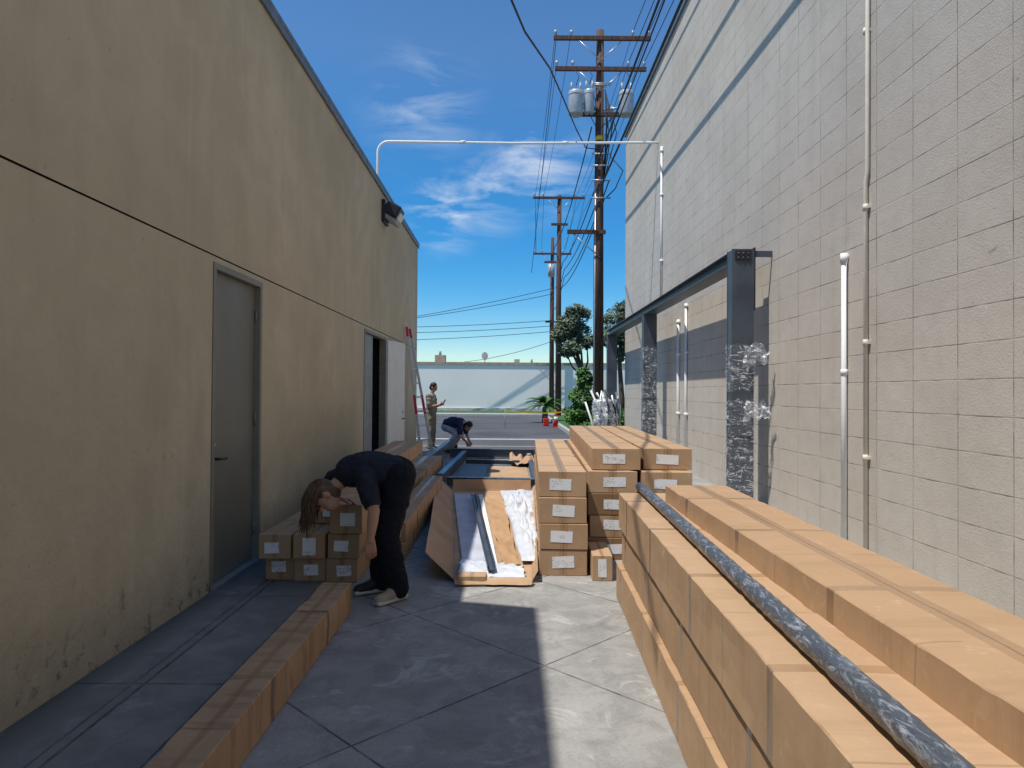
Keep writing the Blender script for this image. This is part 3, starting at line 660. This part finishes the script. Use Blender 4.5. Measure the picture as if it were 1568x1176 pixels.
# ------------------------------------------------------------ people
class Body:
    def __init__(s): s.p=[]; s.mats=[]
    def mi(s,m):
        if m not in s.mats: s.mats.append(m)
        return s.mats.index(m)
    def cap(s,a,ra,c,rc,mat): s.p.append((Vector(a),ra,Vector(c),rc,s.mi(mat),None))
    def ell(s,c,M3,rad,mat): s.p.append((Vector(c),max(rad),Vector(c),max(rad),s.mi(mat),(M3,rad)))
    def geom(s):
        b=MB()
        for (a,ra,c,rc,m,e) in s.p:
            if e:
                M3,rad=e; vs=[];fs=[];n1,n2=12,16
                vs.append(a+M3@Vector((0,0,rad[2])))
                for i in range(1,n1):
                    th=math.pi*i/n1
                    for j in range(n2):
                        ph=2*math.pi*j/n2; vs.append(a+M3@Vector((rad[0]*math.sin(th)*math.cos(ph),rad[1]*math.sin(th)*math.sin(ph),rad[2]*math.cos(th))))
                vs.append(a-M3@Vector((0,0,rad[2])))
                for j in range(n2): fs.append((0,1+j,1+(j+1)%n2))
                for i in range(n1-2):
                    for j in range(n2): fs.append((1+i*n2+j,1+(i+1)*n2+j,1+(i+1)*n2+(j+1)%n2,1+i*n2+(j+1)%n2))
                l=len(vs)-1; o=1+(n1-2)*n2
                for j in range(n2): fs.append((o+j,l,o+(j+1)%n2))
                b.add(vs,fs,TEE)
            else:
                d=(c-a); L=d.length; d=d.normalized() if L>1e-6 else Vector((0,0,1)); pts=[];rs=[]
                for k in range(6):
                    t=math.pi/2*(k/5); pts.append(a-d*ra*math.cos(t)*.999); rs.append(max(ra*math.sin(t),.0005))
                for k in range(6):
                    t=math.pi/2*(1-k/5); pts.append(c+d*rc*math.cos(t)*.999); rs.append(max(rc*math.sin(t),.0005))
                b.tube(pts,rs,TEE,14)
        return b
    def build(s,name,voxel,cloth,parent,smooth=4):
        o=s.geom().obj(name+'_tmp')
        md=o.modifiers.new('r','REMESH'); md.mode='VOXEL'; md.voxel_size=voxel; md.adaptivity=0
        sm=o.modifiers.new('s','SMOOTH'); sm.factor=.5; sm.iterations=smooth
        dg=bpy.context.evaluated_depsgraph_get(); dg.update()
        me=bpy.data.meshes.new_from_object(o.evaluated_get(dg))
        bpy.data.objects.remove(o)
        me.materials.clear()
        for m in s.mats: me.materials.append(m)
        nP=len(me.polygons); nV=len(me.vertices)
        def classify(co):
            best=np.full(len(co),1e9); idx=np.zeros(len(co),int)
            for (a,ra,c,rc,m,e) in s.p:
                if e:
                    M3,rad=e; A=np.array(M3.inverted()); q=(co-np.array(a))@A.T; q=q/np.array(rad); d=(np.linalg.norm(q,axis=1)-1)*min(rad)
                else:
                    A=np.array(a);B=np.array(c);AB=B-A; L=max(AB@AB,1e-9); t=np.clip(((co-A)@AB)/L,0,1)
                    d=np.linalg.norm(co-(A+t[:,None]*AB),axis=1)-(ra+(rc-ra)*t)
                w=d<best; best[w]=d[w]; idx[w]=m
            return idx
        co=np.empty(nV*3); me.vertices.foreach_get('co',co); co=co.reshape(-1,3)
        vi=classify(co); cl=[s.mats.index(m) for m in cloth if m in s.mats]
        nr=np.empty(nV*3); me.vertices.foreach_get('normal',nr); nr=nr.reshape(-1,3)
        for i in range(nV):
            if vi[i] in cl:
                p=co[i]; k=.011*mnoise.noise(Vector((p[0]*9,p[1]*9,p[2]*14)))+.006*mnoise.noise(Vector((p[0]*24,p[1]*24,p[2]*30)))+.003
                co[i]+=nr[i]*k
        me.vertices.foreach_set('co',co.ravel())
        fc=np.empty(nP*3); me.polygons.foreach_get('center',fc)
        me.polygons.foreach_set('material_index',classify(fc.reshape(-1,3)).astype(np.int32)); me.polygons.foreach_set('use_smooth',[True]*nP); me.update()
        ob=bpy.data.objects.new(name,me); scene.collection.objects.link(ob); ob.parent=parent; return ob
def frame(f,u):
    f=Vector(f).normalized(); u=Vector(u); u=(u-f*u.dot(f)).normalized(); l=u.cross(f)
    return Matrix((l,f,u)).transposed()
def head(B,c,f,u,hair,skin=SKIN):
    M=frame(f,u); c=Vector(c); P=lambda l,ff,uu: c+M@Vector((l,ff,uu))
    B.ell(P(0,0,.02),M,(.074,.092,.10),skin); B.ell(P(0,.028,-.05),M,(.054,.062,.062),skin)
    B.cap(P(0,.088,.012),.010,P(0,.106,-.018),.014,skin)
    for s in (-1,1):
        B.ell(P(s*.032,.083,.008),M,(.012,.009,.007),EYE); B.ell(P(s*.076,-.005,-.005),M,(.012,.02,.032),skin); B.cap(P(s*.018,.088,.026),.007,P(s*.045,.08,.026),.006,hair)
    B.ell(P(0,.088,-.052),M,(.024,.009,.008),LIP)
    B.ell(P(0,-.018,.038),M,(.084,.094,.096),hair); B.ell(P(0,-.045,-.01),M,(.074,.065,.08),hair)
    return M,P
def hand(B,w,d,n,side,skin=SKIN,curl=.35,sc=1.):
    d=Vector(d).normalized(); n=Vector(n); n=(n-d*n.dot(d)).normalized(); s=Vector(side); s=(s-d*s.dot(d)-n*s.dot(n)).normalized(); w=Vector(w)
    for i,(off,L) in enumerate(((.030,.072),(.010,.08),(-.010,.074),(-.029,.058))):
        k=w+(d*.085+s*off)*sc; B.cap(w+s*off*.6*sc,.016*sc,k,.0125*sc,skin)
        p=k;a=.15;
        for j,fr in enumerate((.45,.3,.25)):
            a+=curl*(1+.15*i); q=p+(d*math.cos(a)+n*math.sin(a)+s*off*.8)*L*fr*sc; B.cap(p,(.0095-.0008*j)*sc,q,(.009-.0008*j)*sc,skin); p=q
    p=w+(s*.022+d*.02)*sc; q=p+(s*.03+d*.035+n*.012)*sc; r_=q+(s*.012+d*.03+n*.012)*sc; B.cap(p,.015*sc,q,.011*sc,skin); B.cap(q,.011*sc,r_,.0095*sc,skin)
def shoe(B,heel,toe,mat=SHOE,sole=SOLE):
    h=Vector(heel);t=Vector(toe); d=(t-h).normalized()
    z=Vector((0,0,1))
    B.cap(h+z*.055,.04,h.lerp(t,.5)+z*.052,.043,mat); B.cap(h.lerp(t,.45)+z*.05,.043,t-d*.045+z*.04,.036,mat); B.cap(h+z*.09+d*.02,.042,h.lerp(t,.4)+z*.065,.042,mat)
    B.cap(h+z*.02,.022,h.lerp(t,.5)+z*.02,.022,sole)
    for o in (-.022,.022):
        s=Vector((-d.y,d.x,0))*o; B.cap(h+z*.02+s,.022,t-d*.03+z*.02+s*.8,.02,sole)

# --- bending worker
pe=empty('bending_worker'); B=Body()
HL,HR=Vector((-.80,4.95,.88)),Vector((-.84,5.12,.88)); pel=(HL+HR)/2
chest=Vector((-1.11,5.03,.925)); SL=Vector((-1.03,4.86,.90)); SR=Vector((-1.22,5.18,.885)); neck=Vector((-1.22,4.98,.86)); hc=Vector((-1.315,4.93,.745))
Mt=frame((chest-pel),(0,0,1))
B.ell(pel+Vector((0,0,.01)),Mt,(.165,.13,.135),PANT)
B.cap(pel+Vector((-.02,-.05,.03)),.115,chest+Vector((.03,-.06,.0)),.125,TEE); B.cap(pel+Vector((-.02,.05,.03)),.115,chest+Vector((.03,.06,.0)),.125,TEE)
B.ell((pel+chest)/2+Vector((0,0,.035)),Mt,(.15,.2,.12),TEE)
B.ell(chest+Vector((-.03,0,-.01)),Mt,(.18,.13,.115),TEE)
B.cap(chest,.1,SL,.075,TEE);B.cap(chest,.1,SR,.075,TEE)
B.cap(chest+Vector((-.04,0,0)),.07,neck,.062,TEE); B.cap(neck,.055,hc+Vector((.03,0,.03)),.05,SKIN)
EL=Vector((-.935,4.73,.675)); WL=Vector((-.955,4.715,.475))
B.cap(SL,.073,SL.lerp(EL,.72),.066,TEE); B.cap(SL.lerp(EL,.5),.045,EL,.04,SKIN); B.cap(EL,.042,EL.lerp(WL,.4),.039,SKIN); B.cap(EL.lerp(WL,.4),.039,WL,.025,SKIN)
hand(B,WL,(.05,.12,-1),(-.2,1,0),(-1,-.2,0),curl=.22)
ER=Vector((-1.40,5.24,.80)); WR=Vector((-1.33,5.31,.672))
B.cap(SR,.073,SR.lerp(ER,.7),.066,TEE); B.cap(SR.lerp(ER,.5),.045,ER,.04,SKIN); B.cap(ER,.042,WR,.026,SKIN)
hand(B,WR,(.8,.3,-.15),(0,0,-1),(-.3,-1,0),curl=.2)
KL=Vector((-.865,4.86,.47)); KR=Vector((-.975,5.13,.47)); AL=Vector((-.80,4.92,.11)); AR=Vector((-.955,5.13,.11))
for H,K,A in ((HL,KL,AL),(HR,KR,AR)):
    B.cap(H,.115,K,.082,PANT); B.cap(K,.082,A+Vector((0,0,.03)),.078,PANT); B.cap(A+Vector((0,0,.03)),.078,A+Vector((0,0,-.02)),.08,PANT); B.cap(A,.04,A+Vector((0,0,-.04)),.04,SKIN)
shoe(B,(-.76,4.96,.008),(-.93,4.74,.008)); shoe(B,(-.92,5.15,.008),(-1.14,5.0,.008),BLK)
M,P=head(B,hc,(-.35,-.25,-.85),(-.85,-.1,.1),HAIR)
B.build('body',.0065,[TEE,PANT],pe,3)
b=MB()
for i in range(560):
    a=U(0,6.28); t=R()**.5
    l=math.cos(a)*.088*t; ff=-.02+math.sin(a)*.095*t*.9; uu=.045+.095*math.sqrt(max(0,1-t*t))
    if ff>.06 and uu<.1: continue
    r0=P(l,ff,uu); n=(r0-hc).normalized(); L=U(.12,.31)
    pts=[r0]; v=n*.5+Vector((U(-.3,.3),U(-.3,.3),0)); p=r0.copy(); k=8; ph=U(0,6)
    for j in range(k):
        v=v*.55+Vector((-.10,0,-1))*.6; p=p+v.normalized()*L/k+Vector((math.sin(ph+j*1.2),math.cos(ph*1.3+j),0))*.006; pts.append(p.copy())
    b.tube(pts,[.005,.0055,.005,.0045,.004,.0035,.003,.002,.001][:len(pts)],HAIR,5,True,False)
b.obj('hair',pe)

# --- standing man
pe=empty('standing_man'); B=Body(); X,Y=-2.02,17.6
Mt=frame((1,-.25,0),(0,0,1)); T=lambda l,f,z: Vector((X,Y,z))+Mt@Vector((l,f,0))
B.ell(T(0,0,.93),Mt,(.165,.115,.14),KHAKI)
for s in (-1,1):
    B.cap(T(s*.09,0,.9),.095,T(s*.1,.02,.5),.07,KHAKI); B.cap(T(s*.1,.02,.5),.07,T(s*.1,-.01,.12),.06,KHAKI); B.cap(T(s*.1,-.01,.12),.06,T(s*.1,-.01,.09),.062,KHAKI)
    shoe(B,T(s*.1,-.06,.006),T(s*.12,.2,.006),BLK,SOLE)
    B.cap(T(s*.07,0,1.0),.115,T(s*.08,0,1.28),.115,SHIRTG)
    sh=T(s*.19,-.02,1.38); el=T(s*.22,.02,1.12); wr=T(s*.06,.24,1.17)
    B.cap(T(s*.08,0,1.36),.09,sh,.07,SHIRTG); B.cap(sh,.07,sh.lerp(el,.75),.062,SHIRTG); B.cap(sh.lerp(el,.6),.045,el,.04,SKIN); B.cap(el,.04,wr,.026,SKIN)
    hand(B,wr,Mt@Vector((-s*.3,1,.3)),Mt@Vector((-s*.8,0,.6)),(0,0,1),curl=.4)
B.ell(T(0,0,1.2),Mt,(.165,.12,.27),SHIRTG); B.cap(T(0,0,1.42),.055,T(0,.03,1.53),.052,SKIN)
head(B,T(0,.05,1.615),Mt@Vector((0,1,0))+Vector((0,0,-.45)),(0,0,1),HAIRB)
B.build('body',.010,[SHIRTG,KHAKI],pe,2)
b=MB(); c=T(0,.34,1.24); b.bbox(-.04,.04,-.006,.006,-.075,.075,BLK,.003,Matrix.Translation(c)@Mt.to_4x4()@Matrix.Rotation(-.5,4,'X')); b.obj('phone',pe)

# --- crouching worker
pe=empty('crouching_worker'); B=Body(); X,Y=-1.42,16.6
Mt=frame((1,-.3,0),(0,0,1)); T=lambda l,f,z: Vector((X,Y,z))+Mt@Vector((l,f,0))
B.ell(T(0,-.12,.66),Mt,(.16,.13,.13),LBLUE)
for s in (-1,1):
    B.cap(T(s*.09,-.1,.66),.095,T(s*.15,.2,.48),.07,LBLUE); B.cap(T(s*.15,.2,.48),.068,T(s*.13,-.08,.12),.055,LBLUE); shoe(B,T(s*.13,-.13,.006),T(s*.15,.14,.006),BLK,SOLE)
    B.cap(T(s*.06,-.08,.74),.115,T(s*.07,.2,.76),.12,NAVY)
    sh=T(s*.17,.28,.72); el=T(s*.22,.32,.46); wr=T(s*.1,.44,.3)
    B.cap(T(s*.07,.22,.76),.09,sh,.07,NAVY); B.cap(sh,.07,sh.lerp(el,.75),.062,NAVY); B.cap(sh.lerp(el,.6),.045,el,.04,SKIN); B.cap(el,.04,wr,.026,SKIN); hand(B,wr,Mt@Vector((-s*.2,.3,-1)),Mt@Vector((-s,0,0)),Mt@Vector((0,1,0)),curl=.5)
B.ell(T(0,.06,.78),Mt,(.15,.22,.12),NAVY); B.cap(T(0,.28,.76),.055,T(0,.38,.72),.05,SKIN)
head(B,T(0,.43,.68),Mt@Vector((0,.45,0))+Vector((0,0,-.9)),Mt@Vector((0,1,.3)),HAIRB)
B.build('body',.010,[NAVY,LBLUE],pe,2)

# ------------------------------------------------------------ light, sky
d=Vector((1,.6,-2.72))
sun=bpy.data.lights.new('sun','SUN'); sun.energy=4.6; sun.angle=math.radians(.5); sun.color=(1,.96,.90)
so=bpy.data.objects.new('sun',sun); scene.collection.objects.link(so); so.rotation_euler=d.to_track_quat('-Z','Y').to_euler(); so.location=(-10,-6,30)
w=bpy.data.worlds.new('World'); scene.world=w; w.use_nodes=True; nt=w.node_tree; N=nt.nodes; L=nt.links
bg=N['Background']; sky=N.new('ShaderNodeTexSky'); sky.sky_type='NISHITA'; sky.sun_disc=False
sky.sun_elevation=math.radians(66.8); sky.sun_rotation=math.atan2(-1,-.6); sky.ozone_density=3.5; sky.air_density=1; sky.dust_density=0
tc=N.new('ShaderNodeTexCoord')
sx=N.new('ShaderNodeSeparateXYZ'); L.new(tc.outputs['Generated'],sx.inputs[0])
hz=N.new('ShaderNodeMapRange'); hz.inputs['From Min'].default_value=0; hz.inputs['From Max'].default_value=.45; hz.inputs['To Min'].default_value=1.75; hz.inputs['To Max'].default_value=1.2; L.new(sx.outputs[2],hz.inputs[0])
hs=N.new('ShaderNodeHueSaturation'); L.new(hz.outputs[0],hs.inputs['Saturation']); L.new(sky.outputs[0],hs.inputs['Color'])
hv=N.new('ShaderNodeMapRange'); hv.inputs['From Max'].default_value=.4; hv.inputs['To Min'].default_value=.88; hv.inputs['To Max'].default_value=1; L.new(sx.outputs[2],hv.inputs[0]); L.new(hv.outputs[0],hs.inputs['Value'])
mp=N.new('ShaderNodeMapping'); mp.inputs['Rotation'].default_value=(0,math.radians(28),0); mp.inputs['Scale'].default_value=(1.3,1,5); L.new(tc.outputs['Generated'],mp.inputs[0])
nn=N.new('ShaderNodeTexNoise'); nn.inputs['Scale'].default_value=5; nn.inputs['Detail'].default_value=5; nn.inputs['Roughness'].default_value=.6; nn.inputs['Distortion'].default_value=.6; L.new(mp.outputs[0],nn.inputs['Vector'])
rp=N.new('ShaderNodeValToRGB'); rp.color_ramp.elements[0].position=.44; rp.color_ramp.elements[1].position=.72; L.new(nn.outputs[0],rp.inputs[0])
acc=None
for (dx,dz,rad,k) in ((.04,.335,.10,1.),(-.10,.265,.08,.9),(-.13,.42,.11,.45),(-.03,.29,.08,.8)):
    v=Vector((dx,1,dz)).normalized(); dd=N.new('ShaderNodeVectorMath'); dd.operation='DISTANCE'; dd.inputs[1].default_value=v; L.new(tc.outputs['Generated'],dd.inputs[0])
    mr=N.new('ShaderNodeMapRange'); mr.interpolation_type='SMOOTHSTEP'; mr.inputs['From Min'].default_value=rad; mr.inputs['From Max'].default_value=0; mr.inputs['To Max'].default_value=k; L.new(dd.outputs['Value'],mr.inputs[0])
    if acc is None: acc=mr.outputs[0]
    else:
        mx=N.new('ShaderNodeMath'); mx.operation='MAXIMUM'; L.new(acc,mx.inputs[0]); L.new(mr.outputs[0],mx.inputs[1]); acc=mx.outputs[0]
mu=N.new('ShaderNodeMath'); mu.operation='MULTIPLY'; L.new(acc,mu.inputs[0]); L.new(rp.outputs[0],mu.inputs[1])
mixn=N.new('ShaderNodeMix'); mixn.data_type='RGBA'; L.new(mu.outputs[0],mixn.inputs[0]); L.new(hs.outputs[0],mixn.inputs[6]); mixn.inputs[7].default_value=(5.2,5.7,6.3,1)
L.new(mixn.outputs[2],bg.inputs['Color']); bg.inputs['Strength'].default_value=.148

# ------------------------------------------------------------ camera
cam=bpy.data.cameras.new('camera'); cam.lens=24; cam.sensor_width=36; cam.clip_end=2000; cam.clip_start=.05
co=bpy.data.objects.new('camera',cam); scene.collection.objects.link(co)
co.matrix_world=Matrix.Translation((0,0,1.5))@Matrix.Rotation(math.radians(-.16),4,'Z')@Matrix.Rotation(math.radians(90.71),4,'X')@Matrix.Rotation(math.radians(.4),4,'Z')
scene.camera=co
